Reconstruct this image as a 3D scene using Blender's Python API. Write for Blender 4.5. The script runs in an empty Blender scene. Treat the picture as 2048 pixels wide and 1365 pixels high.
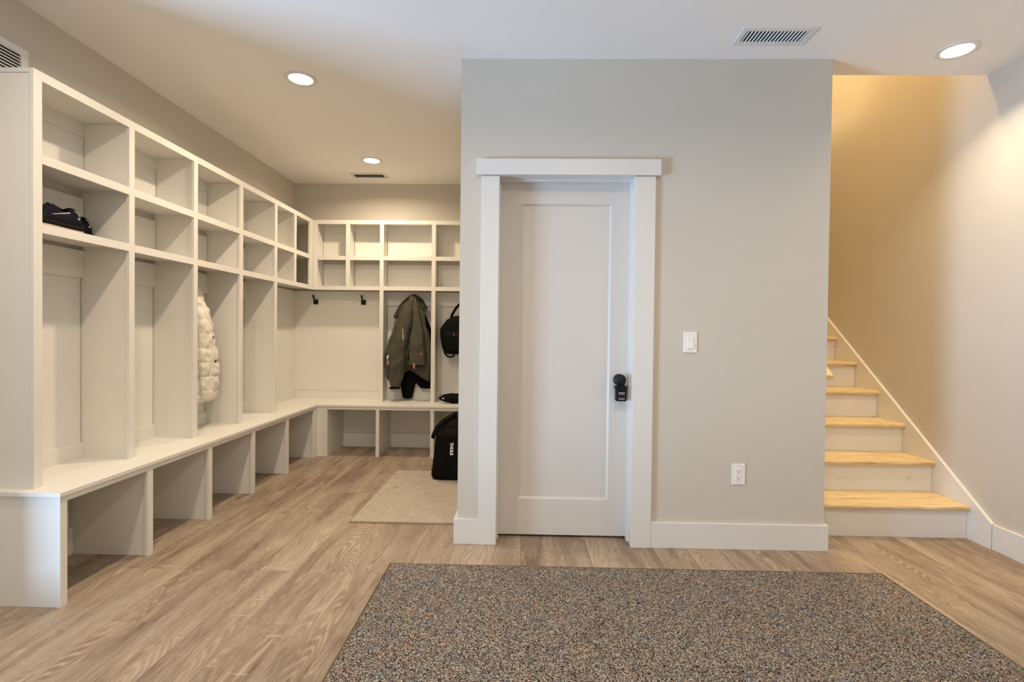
import bpy, bmesh, math, random
from mathutils import Vector, Matrix, noise
random.seed(7)
C = bpy.context.scene.collection
PI = math.pi
CEIL = 2.665
XL, XR, YB, YF = -2.33, 2.62, 5.17, -2.4      # left wall, right wall, rear wall, wall behind the camera
YW = 2.817                                     # front face of the centre wall
XBL, XBR = -0.352, 1.652                       # its two corners

# ------------------------------------------------------------------ materials
def new_mat(name):
    m = bpy.data.materials.new(name); m.use_nodes = True
    nt = m.node_tree
    return m, nt, nt.nodes['Principled BSDF']

def node(nt, kind, **kw):
    n = nt.nodes.new(kind)
    for k, v in kw.items():
        if k in n.inputs: n.inputs[k].default_value = v
        else: setattr(n, k, v)
    return n

def ramp(nt, stops, interp='LINEAR'):
    r = nt.nodes.new('ShaderNodeValToRGB'); r.color_ramp.interpolation = interp
    els = r.color_ramp.elements
    while len(els) < len(stops): els.new(0.5)
    for e, (p, c) in zip(els, stops):
        e.position = p; e.color = (c[0], c[1], c[2], 1) if len(c) == 3 else c
    return r

def coords(nt, scale=(1, 1, 1), rot=(0, 0, 0)):
    tc = nt.nodes.new('ShaderNodeTexCoord'); mp = nt.nodes.new('ShaderNodeMapping')
    mp.inputs['Scale'].default_value = scale; mp.inputs['Rotation'].default_value = rot
    nt.links.new(tc.outputs['Object'], mp.inputs['Vector'])
    return mp.outputs['Vector']

def math_node(nt, op, a, b=None, c=None):
    n = nt.nodes.new('ShaderNodeMath'); n.operation = op
    for i, x in enumerate((a, b, c)):
        if x is None: continue
        if isinstance(x, (int, float)): n.inputs[i].default_value = x
        else: nt.links.new(x, n.inputs[i])
    return n.outputs[0]

def add_bump(nt, bsdf, height, strength=0.2, dist=0.01):
    b = nt.nodes.new('ShaderNodeBump'); b.inputs['Strength'].default_value = strength
    b.inputs['Distance'].default_value = dist
    nt.links.new(height, b.inputs['Height']); nt.links.new(b.outputs['Normal'], bsdf.inputs['Normal'])

def paint(name, col, rough=0.5, bump=0.0, scale=300, var=0.02, spec=0.4):
    m, nt, b = new_mat(name)
    v = coords(nt)
    n1 = node(nt, 'ShaderNodeTexNoise', Scale=1.7, Detail=3.0)
    nt.links.new(v, n1.inputs['Vector'])
    lo = tuple(c * (1 - var) for c in col); hi = tuple(min(1, c * (1 + var)) for c in col)
    r = ramp(nt, [(0.3, lo), (0.7, hi)])
    nt.links.new(n1.outputs['Fac'], r.inputs['Fac']); nt.links.new(r.outputs['Color'], b.inputs['Base Color'])
    b.inputs['Roughness'].default_value = rough; b.inputs['Specular IOR Level'].default_value = spec
    if bump:
        n2 = node(nt, 'ShaderNodeTexNoise', Scale=scale, Detail=2.0)
        nt.links.new(v, n2.inputs['Vector']); add_bump(nt, b, n2.outputs['Fac'], bump, 0.002)
    return m

def plain(name, col, rough=0.5, metal=0.0, spec=0.5, bump=0.0, scale=400):
    m = paint(name, col, rough, bump, scale, 0.03, spec)
    m.node_tree.nodes['Principled BSDF'].inputs['Metallic'].default_value = metal
    return m

def emission(name, col, strength):
    m, nt, b = new_mat(name)
    b.inputs['Base Color'].default_value = (*col, 1)
    b.inputs['Emission Color'].default_value = (*col, 1); b.inputs['Emission Strength'].default_value = strength
    return m

def floor_mat():
    m, nt, b = new_mat('oak plank vinyl')
    L = nt.links
    tc = nt.nodes.new('ShaderNodeTexCoord'); sep = nt.nodes.new('ShaderNodeSeparateXYZ'); L.new(tc.outputs['Object'], sep.inputs[0])
    swap = nt.nodes.new('ShaderNodeCombineXYZ'); L.new(sep.outputs['Y'], swap.inputs['X']); L.new(sep.outputs['X'], swap.inputs['Y'])
    br = nt.nodes.new('ShaderNodeTexBrick'); L.new(swap.outputs[0], br.inputs['Vector'])
    br.offset = 0.37; br.offset_frequency = 3; br.squash = 1.0
    for k, v in (('Scale', 1.0), ('Mortar Size', 0.0011), ('Mortar Smooth', 0.3), ('Brick Width', 1.22), ('Row Height', 0.181)):
        br.inputs[k].default_value = v
    br.inputs['Color1'].default_value = (0, 0, 0, 1); br.inputs['Color2'].default_value = (1, 1, 1, 1); br.inputs['Mortar'].default_value = (.5, .5, .5, 1)
    rnd = nt.nodes.new('ShaderNodeSeparateColor'); L.new(br.outputs['Color'], rnd.inputs[0]); R = rnd.outputs[0]
    off = math_node(nt, 'MULTIPLY', R, 37.0)
    def vec(sx, sy):
        c = nt.nodes.new('ShaderNodeCombineXYZ')
        L.new(math_node(nt, 'MULTIPLY', sep.outputs['X'], sx), c.inputs['X'])
        L.new(math_node(nt, 'MULTIPLY', sep.outputs['Y'], sy), c.inputs['Y']); L.new(off, c.inputs['Z'])
        return c.outputs[0]
    # broad growth rings -> cathedral contour lines running along the plank
    n1 = node(nt, 'ShaderNodeTexNoise', Scale=1.0, Detail=1.5, Roughness=0.4, Distortion=0.25); L.new(vec(5.4, 0.62), n1.inputs['Vector'])
    ringn = node(nt, 'ShaderNodeTexNoise', Scale=1.0, Detail=4.0, Roughness=0.6); L.new(vec(60, 5), ringn.inputs['Vector'])
    ring = math_node(nt, 'ADD', math_node(nt, 'MULTIPLY', n1.outputs['Fac'], 190.0), math_node(nt, 'MULTIPLY', ringn.outputs['Fac'], 2.2))
    line = math_node(nt, 'POWER', math_node(nt, 'ABSOLUTE', math_node(nt, 'SINE', ring)), 4.5)
    # where the cerused lines show
    mask = node(nt, 'ShaderNodeTexNoise', Scale=1.0, Detail=3.0, Roughness=0.6); L.new(vec(9, 1.3), mask.inputs['Vector'])
    mr = ramp(nt, [(0.45, (0, 0, 0)), (0.62, (1, 1, 1))]); L.new(mask.outputs['Fac'], mr.inputs['Fac'])
    # fine pores
    pore = node(nt, 'ShaderNodeTexNoise', Scale=1.0, Detail=4.0, Roughness=0.7); L.new(vec(380, 13), pore.inputs['Vector'])
    tone = node(nt, 'ShaderNodeTexNoise', Scale=1.0, Detail=4.0, Roughness=0.55, Distortion=0.8); L.new(vec(7.5, 1.1), tone.inputs['Vector'])
    t = math_node(nt, 'ADD', math_node(nt, 'MULTIPLY_ADD', tone.outputs['Fac'], 0.78, 0.085), math_node(nt, 'MULTIPLY', R, 0.10))
    t = math_node(nt, 'ADD', t, math_node(nt, 'MULTIPLY', math_node(nt, 'SUBTRACT', pore.outputs['Fac'], 0.5), 0.85))
    base = ramp(nt, [(0.25, (0.095, 0.064, 0.043)), (0.42, (0.225, 0.165, 0.119)), (0.60, (0.35, 0.277, 0.212)), (0.85, (0.46, 0.38, 0.305))])
    L.new(t, base.inputs['Fac'])
    mix = nt.nodes.new('ShaderNodeMix'); mix.data_type = 'RGBA'
    L.new(math_node(nt, 'MULTIPLY', math_node(nt, 'MULTIPLY', line, mr.outputs['Color']), 0.62), mix.inputs['Factor'])
    L.new(base.outputs['Color'], mix.inputs[6]); mix.inputs[7].default_value = (0.57, 0.45, 0.34, 1)
    # knots and dark heart streaks
    kn = nt.nodes.new('ShaderNodeTexVoronoi'); kn.feature = 'F1'; kn.inputs['Scale'].default_value = 1.0; L.new(vec(5.2, 1.35), kn.inputs['Vector'])
    kr = ramp(nt, [(0.03, (1, 1, 1)), (0.16, (0, 0, 0))]); L.new(kn.outputs['Distance'], kr.inputs['Fac'])
    mix2 = nt.nodes.new('ShaderNodeMix'); mix2.data_type = 'RGBA'
    L.new(math_node(nt, 'MULTIPLY', kr.outputs['Color'], math_node(nt, 'MULTIPLY', ringn.outputs['Fac'], 0.95)), mix2.inputs['Factor'])
    L.new(mix.outputs[2], mix2.inputs[6]); mix2.inputs[7].default_value = (0.085, 0.058, 0.042, 1)
    # pale saw marks across the plank
    saw = node(nt, 'ShaderNodeTexNoise', Scale=1.0, Detail=2.0); L.new(vec(5, 48), saw.inputs['Vector'])
    sr = ramp(nt, [(0.69, (0, 0, 0)), (0.76, (1, 1, 1))]); L.new(saw.outputs['Fac'], sr.inputs['Fac'])
    mix4 = nt.nodes.new('ShaderNodeMix'); mix4.data_type = 'RGBA'
    L.new(math_node(nt, 'MULTIPLY', sr.outputs['Color'], 0.5), mix4.inputs['Factor'])
    L.new(mix2.outputs[2], mix4.inputs[6]); mix4.inputs[7].default_value = (0.6, 0.5, 0.39, 1)
    mix3 = nt.nodes.new('ShaderNodeMix'); mix3.data_type = 'RGBA'
    L.new(math_node(nt, 'MULTIPLY', br.outputs['Fac'], 0.65), mix3.inputs['Factor'])
    L.new(mix4.outputs[2], mix3.inputs[6]); mix3.inputs[7].default_value = (0.10, 0.075, 0.055, 1)
    L.new(mix3.outputs[2], b.inputs['Base Color'])
    b.inputs['Roughness'].default_value = 0.48; b.inputs['Specular IOR Level'].default_value = 0.35
    h = math_node(nt, 'SUBTRACT', pore.outputs['Fac'], math_node(nt, 'MULTIPLY', br.outputs['Fac'], 1.5))
    add_bump(nt, b, h, 0.18, 0.002)
    return m

def rug_mat():
    m, nt, b = new_mat('flecked loop carpet'); L = nt.links
    v = coords(nt, (1, 1, 1))
    vo = nt.nodes.new('ShaderNodeTexVoronoi'); vo.inputs['Scale'].default_value = 310; L.new(v, vo.inputs['Vector'])
    sc = nt.nodes.new('ShaderNodeSeparateColor'); L.new(vo.outputs['Color'], sc.inputs[0])
    r = ramp(nt, [(0.0, (0.013, 0.013, 0.015)), (0.18, (0.065, 0.063, 0.064)), (0.38, (0.150, 0.142, 0.136)), (0.62, (0.275, 0.262, 0.242)),
                  (0.80, (0.50, 0.48, 0.45)), (0.97, (0.33, 0.18, 0.11))], 'CONSTANT')
    L.new(sc.outputs[0], r.inputs['Fac'])
    # larger drifts of rust and blue yarn
    n = node(nt, 'ShaderNodeTexNoise', Scale=13.0, Detail=4.0, Roughness=0.65); L.new(v, n.inputs['Vector'])
    r2 = ramp(nt, [(0.28, (0.90, 0.98, 1.08)), (0.46, (1.05, 0.98, 0.93)), (0.60, (1.08, 0.98, 0.9)), (0.74, (1.4, 0.95, 0.76))]); L.new(n.outputs['Fac'], r2.inputs['Fac'])
    mx = nt.nodes.new('ShaderNodeMix'); mx.data_type = 'RGBA'; mx.blend_type = 'MULTIPLY'; mx.inputs['Factor'].default_value = 1.0
    L.new(r.outputs['Color'], mx.inputs[6]); L.new(r2.outputs['Color'], mx.inputs[7])
    L.new(mx.outputs[2], b.inputs['Base Color'])
    b.inputs['Roughness'].default_value = 0.95; b.inputs['Specular IOR Level'].default_value = 0.1
    add_bump(nt, b, vo.outputs['Distance'], 0.7, -0.004)
    return m

def mat_mat():
    m, nt, b = new_mat('beige carved mat'); L = nt.links
    v = coords(nt)
    n = node(nt, 'ShaderNodeTexNoise', Scale=5.5, Detail=1.0, Roughness=0.4, Distortion=0.9); L.new(v, n.inputs['Vector'])
    s = math_node(nt, 'ABSOLUTE', math_node(nt, 'SINE', math_node(nt, 'MULTIPLY', n.outputs['Fac'], 52.0)))
    n2 = node(nt, 'ShaderNodeTexNoise', Scale=14.0, Detail=1.0); L.new(v, n2.inputs['Vector'])
    gate = ramp(nt, [(0.46, (0, 0, 0)), (0.52, (1, 1, 1))]); L.new(n2.outputs['Fac'], gate.inputs['Fac'])
    groove = math_node(nt, 'MULTIPLY', math_node(nt, 'LESS_THAN', s, 0.20), gate.outputs['Color'])
    fib = node(nt, 'ShaderNodeTexNoise', Scale=330.0, Detail=2.0); L.new(v, fib.inputs['Vector'])
    r = ramp(nt, [(0.3, (0.37, 0.315, 0.255)), (0.7, (0.52, 0.46, 0.385))]); L.new(fib.outputs['Fac'], r.inputs['Fac'])
    mx = nt.nodes.new('ShaderNodeMix'); mx.data_type = 'RGBA'; L.new(math_node(nt, 'MULTIPLY', groove, 0.8), mx.inputs['Factor'])
    L.new(r.outputs['Color'], mx.inputs[6]); mx.inputs[7].default_value = (0.22, 0.165, 0.115, 1)
    L.new(mx.outputs[2], b.inputs['Base Color']); b.inputs['Roughness'].default_value = 0.95
    add_bump(nt, b, math_node(nt, 'SUBTRACT', fib.outputs['Fac'], groove), 0.5, 0.003)
    return m

def pine_mat():
    m, nt, b = new_mat('clear pine'); L = nt.links
    v = coords(nt, (1.4, 16, 16))
    n = node(nt, 'ShaderNodeTexNoise', Scale=1.6, Detail=3.0, Distortion=0.7); L.new(v, n.inputs['Vector'])
    s = math_node(nt, 'SINE', math_node(nt, 'MULTIPLY', n.outputs['Fac'], 34.0))
    r = ramp(nt, [(0.0, (0.64, 0.475, 0.24)), (0.6, (0.72, 0.575, 0.32)), (1.0, (0.77, 0.63, 0.375))]); L.new(math_node(nt, 'MULTIPLY_ADD', s, 0.5, 0.5), r.inputs['Fac'])
    # a few streaks and knots
    n2 = node(nt, 'ShaderNodeTexNoise', Scale=1.0, Detail=2.0); L.new(coords(nt, (3, 30, 30)), n2.inputs['Vector'])
    st = ramp(nt, [(0.60, (0, 0, 0)), (0.70, (1, 1, 1))]); L.new(n2.outputs['Fac'], st.inputs['Fac'])
    mx = nt.nodes.new('ShaderNodeMix'); mx.data_type = 'RGBA'; L.new(math_node(nt, 'MULTIPLY', st.outputs['Color'], 0.55), mx.inputs['Factor'])
    L.new(r.outputs['Color'], mx.inputs[6]); mx.inputs[7].default_value = (0.36, 0.17, 0.06, 1)
    vo = nt.nodes.new('ShaderNodeTexVoronoi'); vo.inputs['Scale'].default_value = 1.0; L.new(coords(nt, (2.6, 5.2, 5.2)), vo.inputs['Vector'])
    kr = ramp(nt, [(0.05, (1, 1, 1)), (0.075, (0, 0, 0))]); L.new(vo.outputs['Distance'], kr.inputs['Fac'])
    mx2 = nt.nodes.new('ShaderNodeMix'); mx2.data_type = 'RGBA'; L.new(math_node(nt, 'MULTIPLY', kr.outputs['Color'], 0.85), mx2.inputs['Factor'])
    L.new(mx.outputs[2], mx2.inputs[6]); mx2.inputs[7].default_value = (0.22, 0.10, 0.04, 1)
    L.new(mx2.outputs[2], b.inputs['Base Color']); b.inputs['Roughness'].default_value = 0.42
    return m

def fabric(name, col, rough=0.85, scale=700, var=0.25, bump=0.25):
    m, nt, b = new_mat(name); L = nt.links
    v = coords(nt)
    n = node(nt, 'ShaderNodeTexNoise', Scale=scale, Detail=2.0); L.new(v, n.inputs['Vector'])
    r = ramp(nt, [(0.3, tuple(c * (1 - var) for c in col)), (0.7, tuple(c * (1 + var) for c in col))]); L.new(n.outputs['Fac'], r.inputs['Fac'])
    L.new(r.outputs['Color'], b.inputs['Base Color']); b.inputs['Roughness'].default_value = rough
    b.inputs['Specular IOR Level'].default_value = 0.25 if max(col) > .02 else 0.06
    add_bump(nt, b, n.outputs['Fac'], bump, 0.001)
    return m

def riser_mat():
    # painted board with scuffs
    m, nt, b = new_mat('scuffed white paint'); L = nt.links
    n = node(nt, 'ShaderNodeTexNoise', Scale=9.0, Detail=6.0, Roughness=0.75); L.new(coords(nt, (1, 1, 2.0)), n.inputs['Vector'])
    r = ramp(nt, [(0.30, (0.42, 0.39, 0.35)), (0.36, (0.74, 0.725, 0.70)), (0.7, (0.76, 0.745, 0.72))]); L.new(n.outputs['Fac'], r.inputs['Fac'])
    L.new(r.outputs['Color'], b.inputs['Base Color']); b.inputs['Roughness'].default_value = 0.45
    return m

M = dict(
    wall=paint('greige wall paint', (0.585, 0.55, 0.49), 0.7, 0.05, 240, 0.012, 0.2),
    ceiling=paint('flat ceiling paint', (0.88, 0.87, 0.86), 0.9, 0.03, 240, 0.01, 0.1),
    white=paint('white trim paint', (0.70, 0.69, 0.67), 0.38, 0.0, 300, 0.008, 0.45),
    cab=paint('white cabinet paint', (0.72, 0.705, 0.665), 0.42, 0.0, 300, 0.008, 0.4),
    door=paint('white door paint', (0.62, 0.595, 0.565), 0.42, 0.0, 300, 0.008, 0.4),
    floor=floor_mat(), rug=rug_mat(), mat=mat_mat(), pine=pine_mat(), riser=riser_mat(),
    binding=fabric('brown rug binding', (0.13, 0.095, 0.055)),
    matedge=fabric('beige mat binding', (0.36, 0.29, 0.21)),
    rubber=plain('dark rubber backing', (0.05, 0.045, 0.04), 0.8),
    plastic=plain('white plastic', (0.83, 0.82, 0.80), 0.3),
    slot=plain('dark slot', (0.02, 0.018, 0.016), 0.7),
    black=plain('black metal', (0.008, 0.008, 0.0085), 0.45, 0.0, 0.3),
    blackplastic=plain('black plastic', (0.006, 0.006, 0.0065), 0.5, 0.0, 0.2),
    steel=plain('bright steel', (0.78, 0.78, 0.78), 0.35, 0.3),
    marking=plain('white marking', (0.75, 0.75, 0.75), 0.5),
    redmark=plain('red marking', (0.35, 0.03, 0.03), 0.5),
    vent=plain('white enamel', (0.74, 0.73, 0.71), 0.4),
    duct_shade=plain('dark duct', (0.008, 0.0075, 0.007), 0.9, 0.0, 0.1),  # near-black, paints the shade behind vent louvres
    lens=emission('lit lamp lens', (1.0, 0.93, 0.82), 9.0),
    olive=fabric('olive softshell', (0.070, 0.066, 0.047)),
    olivedark=fabric('dark olive lining', (0.03, 0.028, 0.02)),
    blackcloth=fabric('black cloth', (0.0045, 0.004, 0.004)),
    blacknylon=fabric('black nylon', (0.006, 0.0055, 0.0055), 0.65),
    brownnylon=fabric('brown black nylon', (0.014, 0.010, 0.0085), 0.65),
    puffer=fabric('cream nylon', (0.74, 0.69, 0.61), 0.42, 300, 0.03, 0.1),
    orange=plain('orange trim', (0.55, 0.13, 0.05), 0.6),
    pink=plain('salmon cord', (0.6, 0.25, 0.18), 0.6),
    navy=fabric('navy mesh', (0.010, 0.0105, 0.017)),
    greymesh=fabric('charcoal mesh', (0.04, 0.04, 0.045)),
    sole=plain('dark foam sole', (0.010, 0.0075, 0.0075), 0.85, 0.0, 0.1),
    tan=plain('tan outsole', (0.36, 0.29, 0.20), 0.7),
    silver=plain('reflective grey', (0.55, 0.52, 0.50), 0.4),
    darkroom=plain('unlit drywall', (0.5, 0.48, 0.44), 0.8),
    glass=None,
)
gm, gnt, gb = new_mat('window glass')
_t = gnt.nodes.new('ShaderNodeBsdfTransparent'); _g = gnt.nodes.new('ShaderNodeBsdfGlossy'); _g.inputs['Roughness'].default_value = 0.0
_m = gnt.nodes.new('ShaderNodeMixShader'); _m.inputs[0].default_value = 0.06
gnt.links.new(_t.outputs[0], _m.inputs[1]); gnt.links.new(_g.outputs[0], _m.inputs[2]); gnt.links.new(_m.outputs[0], gnt.nodes['Material Output'].inputs['Surface'])
M['glass'] = gm

# ------------------------------------------------------------------ mesh helpers
def box(bm, x0, x1, y0, y1, z0, z1, bevel=0.0):
    vs = [bm.verts.new((x, y, z)) for x in (x0, x1) for y in (y0, y1) for z in (z0, z1)]
    fs = [(0, 1, 3, 2), (4, 6, 7, 5), (0, 4, 5, 1), (2, 3, 7, 6), (0, 2, 6, 4), (1, 5, 7, 3)]
    faces = [bm.faces.new([vs[i] for i in f]) for f in fs]
    if bevel:
        es = list({e for f in faces for e in f.edges})
        bmesh.ops.bevel(bm, geom=es, offset=bevel, segments=2, affect='EDGES', profile=0.5)

def prism(bm, pts, axis, a, b, bevel=0.0):
    """polygon pts extruded along axis ('x','y','z') from a to b"""
    def P(p, t):
        return {'x': (t, p[0], p[1]), 'y': (p[0], t, p[1]), 'z': (p[0], p[1], t)}[axis]
    v0 = [bm.verts.new(P(p, a)) for p in pts]; v1 = [bm.verts.new(P(p, b)) for p in pts]
    fs = [bm.faces.new(v0), bm.faces.new(list(reversed(v1)))]
    n = len(pts)
    for i in range(n): fs.append(bm.faces.new((v0[i], v0[(i + 1) % n], v1[(i + 1) % n], v1[i])))
    bmesh.ops.recalc_face_normals(bm, faces=fs)
    if bevel:
        es = list({e for f in fs for e in f.edges})
        bmesh.ops.bevel(bm, geom=es, offset=bevel, segments=2, affect='EDGES', profile=0.5)

def tube(bm, pts, r, seg=10, flat=1.0, closed=False):
    pts = [Vector(p) for p in pts]; n = len(pts); rings = []
    prev = None
    for i, p in enumerate(pts):
        if closed: d = pts[(i + 1) % n] - pts[i - 1]
        else: d = pts[min(i + 1, n - 1)] - pts[max(i - 1, 0)]
        d.normalize()
        if prev is None:
            u = d.orthogonal().normalized()
        else:
            u = (prev - d * prev.dot(d)).normalized()
        prev = u; w = d.cross(u)
        rr = r[i] if isinstance(r, (list, tuple)) else r
        rings.append([bm.verts.new(p + u * rr * math.cos(2 * PI * k / seg) + w * rr * flat * math.sin(2 * PI * k / seg)) for k in range(seg)])
    m = n if closed else n - 1
    for i in range(m):
        A, B = rings[i], rings[(i + 1) % n]
        for k in range(seg): bm.faces.new((A[k], A[(k + 1) % seg], B[(k + 1) % seg], B[k]))
    if not closed:
        bm.faces.new(list(reversed(rings[0]))); bm.faces.new(rings[-1])

def lathe(bm, prof, center, axis='z', seg=40, close=False):
    """prof: (radius, height) pairs"""
    c = Vector(center); rings = []
    for r, h in prof:
        ring = []
        for k in range(seg):
            a = 2 * PI * k / seg; x, y = r * math.cos(a), r * math.sin(a)
            ring.append(bm.verts.new(c + Vector((x, y, h) if axis == 'z' else (x, h, y))))
        rings.append(ring)
    for i in range(len(rings) - 1):
        for k in range(seg): bm.faces.new((rings[i][k], rings[i][(k + 1) % seg], rings[i + 1][(k + 1) % seg], rings[i + 1][k]))
    if close:
        bm.faces.new(rings[0]); bm.faces.new(rings[-1])
    bmesh.ops.recalc_face_normals(bm, faces=bm.faces)

def surf(bm, fn, nu, nv, closed=True, cap0=True, cap1=True):
    rows = [[bm.verts.new(fn(u / nu, v / nv)) for u in range(nu if closed else nu + 1)] for v in range(nv + 1)]
    for v in range(nv):
        for u in range(nu):
            u1 = (u + 1) % nu if closed else u + 1
            bm.faces.new((rows[v][u], rows[v][u1], rows[v + 1][u1], rows[v + 1][u]))
    if closed and cap0: bm.faces.new(list(reversed(rows[0])))
    if closed and cap1: bm.faces.new(rows[-1])

def lerp_table(tab, x):
    """smooth, overshoot-free interpolation of the rows of a table"""
    n = len(tab)
    if x <= tab[0][0]: return tab[0][1:]
    if x >= tab[-1][0]: return tab[-1][1:]
    k = next(i for i in range(n - 1) if x <= tab[i + 1][0])
    def slope(i, c):
        if i == 0 or i == n - 1:
            a = 0 if i == 0 else n - 2
            return (tab[a + 1][c] - tab[a][c]) / (tab[a + 1][0] - tab[a][0])
        d0 = (tab[i][c] - tab[i - 1][c]) / (tab[i][0] - tab[i - 1][0]); d1 = (tab[i + 1][c] - tab[i][c]) / (tab[i + 1][0] - tab[i][0])
        return 0.0 if d0 * d1 <= 0 else 2 * d0 * d1 / (d0 + d1)
    a, b = tab[k], tab[k + 1]; h = b[0] - a[0]; t = (x - a[0]) / h
    out = []
    for c in range(1, len(a)):
        m0, m1 = slope(k, c) * h, slope(k + 1, c) * h
        out.append((2 * t ** 3 - 3 * t * t + 1) * a[c] + (t ** 3 - 2 * t * t + t) * m0 + (3 * t * t - 2 * t ** 3) * b[c] + (t ** 3 - t * t) * m1)
    return tuple(out)

def build(name, bm, mat, root=None, parent=None, smooth=False, label=None, subd=0, origin=None):
    """one mesh object; vertices come in world space and are stored relative to the thing's base"""
    base = Vector(root.location) if root is not None else Vector(origin or (0, 0, 0))
    for v in bm.verts: v.co -= base
    bmesh.ops.recalc_face_normals(bm, faces=bm.faces)
    me = bpy.data.meshes.new(name); bm.to_mesh(me); bm.free()
    if mat: me.materials.append(mat)
    if smooth:
        for p in me.polygons: p.use_smooth = True
    o = bpy.data.objects.new(name, me); C.objects.link(o)
    if root is None: o.location = base
    else: o.parent = parent or root
    if label: o['label'] = label
    if subd:
        s = o.modifiers.new('subd', 'SUBSURF'); s.levels = subd; s.render_levels = subd
    return o

def thing(name, loc, label, cat, group=None):
    o = bpy.data.objects.new(name, None); C.objects.link(o); o.location = loc
    o.empty_display_size = 0.1
    o['label'] = label; o['category'] = cat
    if group: o['group'] = group
    return o

def tag(o, label, cat, group=None):
    o['label'] = label; o['category'] = cat
    if group: o['group'] = group

def struct(name, bm, mat, label=None, smooth=False):
    o = build(name, bm, mat, smooth=smooth); o['kind'] = 'structure'
    if label: o['label'] = label
    return o

def B(): return bmesh.new()
def boxes(*bs, bevel=0.0):
    bm = B()
    for b in bs: box(bm, *b, bevel=bevel)
    return bm

def text_bm(s, size, place, bold=0.0, extrude=0.0006):
    cu = bpy.data.curves.new('t', 'FONT'); cu.body = s; cu.size = size; cu.align_x = 'CENTER'; cu.align_y = 'CENTER'
    cu.extrude = extrude; cu.offset = bold; cu.resolution_u = 3
    ob = bpy.data.objects.new('t', cu)
    me = bpy.data.meshes.new_from_object(ob)
    bm = B(); bm.from_mesh(me)
    for v in bm.verts: v.co = Vector(place(v.co.x, v.co.y, v.co.z))
    bpy.data.objects.remove(ob); bpy.data.curves.remove(cu); bpy.data.meshes.remove(me)
    return bm

# ------------------------------------------------------------------ the room
WY0, WY1, WZ1 = 0.12, 1.86, 2.42              # tall glazed opening in the left wall, out of frame
fl = boxes((XL - 0.15, XR + 0.15, YF - 0.15, 6.7, -0.1, 0.0))
struct('floor', fl, M['floor'], 'greyish brown oak plank floor')

bm = B()
prism(bm, [(XL - .15, YF - .15), (XR + .15, YF - .15), (XR + .15, 2.99), (XBR, 2.99), (XBR, 5.4), (XL - .15, 5.4)], 'z', CEIL, CEIL + 0.3)
struct('ceiling', bm, M['ceiling'], 'flat off-white ceiling')

bm = boxes((XL - .15, XL, YF, WY0, 0, CEIL), (XL - .15, XL, WY1, YB + .15, 0, CEIL), (XL - .15, XL, WY0, WY1, WZ1, CEIL))
struct('wall_left', bm, M['wall'], 'greige wall above the long locker run')
struct('wall_back', boxes((XL, XBL + .11, YB, YB + .15, 0, CEIL)), M['wall'], 'greige wall behind the back lockers')
struct('wall_right', boxes((XR, XR + .15, YF, 6.7, 0, 5.4)), M['wall'], 'greige wall beside the stairs')
DX0, DX1, DZ = -0.160, 0.624, 2.045            # rough opening of the door
bm = boxes((XBL, DX0, YW, YW + .115, 0, CEIL), (DX1, XBR, YW, YW + .115, 0, CEIL), (DX0, DX1, YW, YW + .115, DZ, CEIL),
           (XBL, XBL + .115, YW + .115, YB, 0, CEIL), (XBR - .115, XBR, YW + .115, 4.475, 0, 5.2))
struct('wall_center', bm, M['wall'], 'greige wall holding the white door')
WX0, WX1, WZ0 = -1.5, 2.0, 0.85  # added opening that lets fill light in behind the camera
bm = boxes((XL, WX0, YF - .15, YF, 0, CEIL), (WX1, XR, YF - .15, YF, 0, CEIL), (WX0, WX1, YF - .15, YF, 0, WZ0), (WX0, WX1, YF - .15, YF, 2.3, CEIL))
struct('wall_front', bm, M['wall'], 'greige wall behind the camera with a window added for fill light')
bm = boxes((0.5, XR, 6.55, 6.7, 0, 5.4), (0.5, 0.6, 4.4, 6.55, 0, 5.4), (0.6, XBR - .115, 4.36, 4.475, 0, 5.4), (0.5, XR, 2.88, 2.99, CEIL + .3, 5.4), (0.5, XR + .15, 2.8, 6.7, 5.2, 5.4))
struct('wall_stairwell', bm, M['wall'], 'greige walls enclosing the stairwell above')
# dark closet behind the door stays closed by the rear and side walls
struct('wall_closet', boxes((XBL + .115, XBR - .115, 4.36, 4.475, 0, CEIL)), M['darkroom'])

# windows, both outside the frame; the rear one is added for fill
def window(name, along, a0, a1, z0, z1, pos, depth, mullions):
    bm = B(); w = .05
    def bx(p0, p1, q0, q1):
        if along == 'y': box(bm, pos - depth, pos, p0, p1, q0, q1, .003)
        else: box(bm, p0, p1, pos - depth, pos, q0, q1, .003)
    bx(a0, a0 + w, z0, z1); bx(a1 - w, a1, z0, z1); bx(a0 + w, a1 - w, z1 - w, z1); bx(a0 + w, a1 - w, z0, z0 + w)
    for k in mullions: bx(k - .03, k + .03, z0 + w, z1 - w)
    o = struct(name, bm, M['white'], 'unseen white framed window')
    g = B()
    if along == 'y': box(g, pos - depth * .6, pos - depth * .6 + .004, a0 + w, a1 - w, z0 + w, z1 - w)
    else: box(g, a0 + w, a1 - w, pos - depth * .6, pos - depth * .6 + .004, z0 + w, z1 - w)
    p = build('pane', g, M['glass']); p.parent = o
window('window_1', 'y', WY0, WY1, 0.0, WZ1, XL - .02, .07, [])
window('fill_window', 'x', WX0, WX1, WZ0, 2.3, YF - .02, .07, [0.25])  # unseen rear window, added to admit fill light

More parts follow.
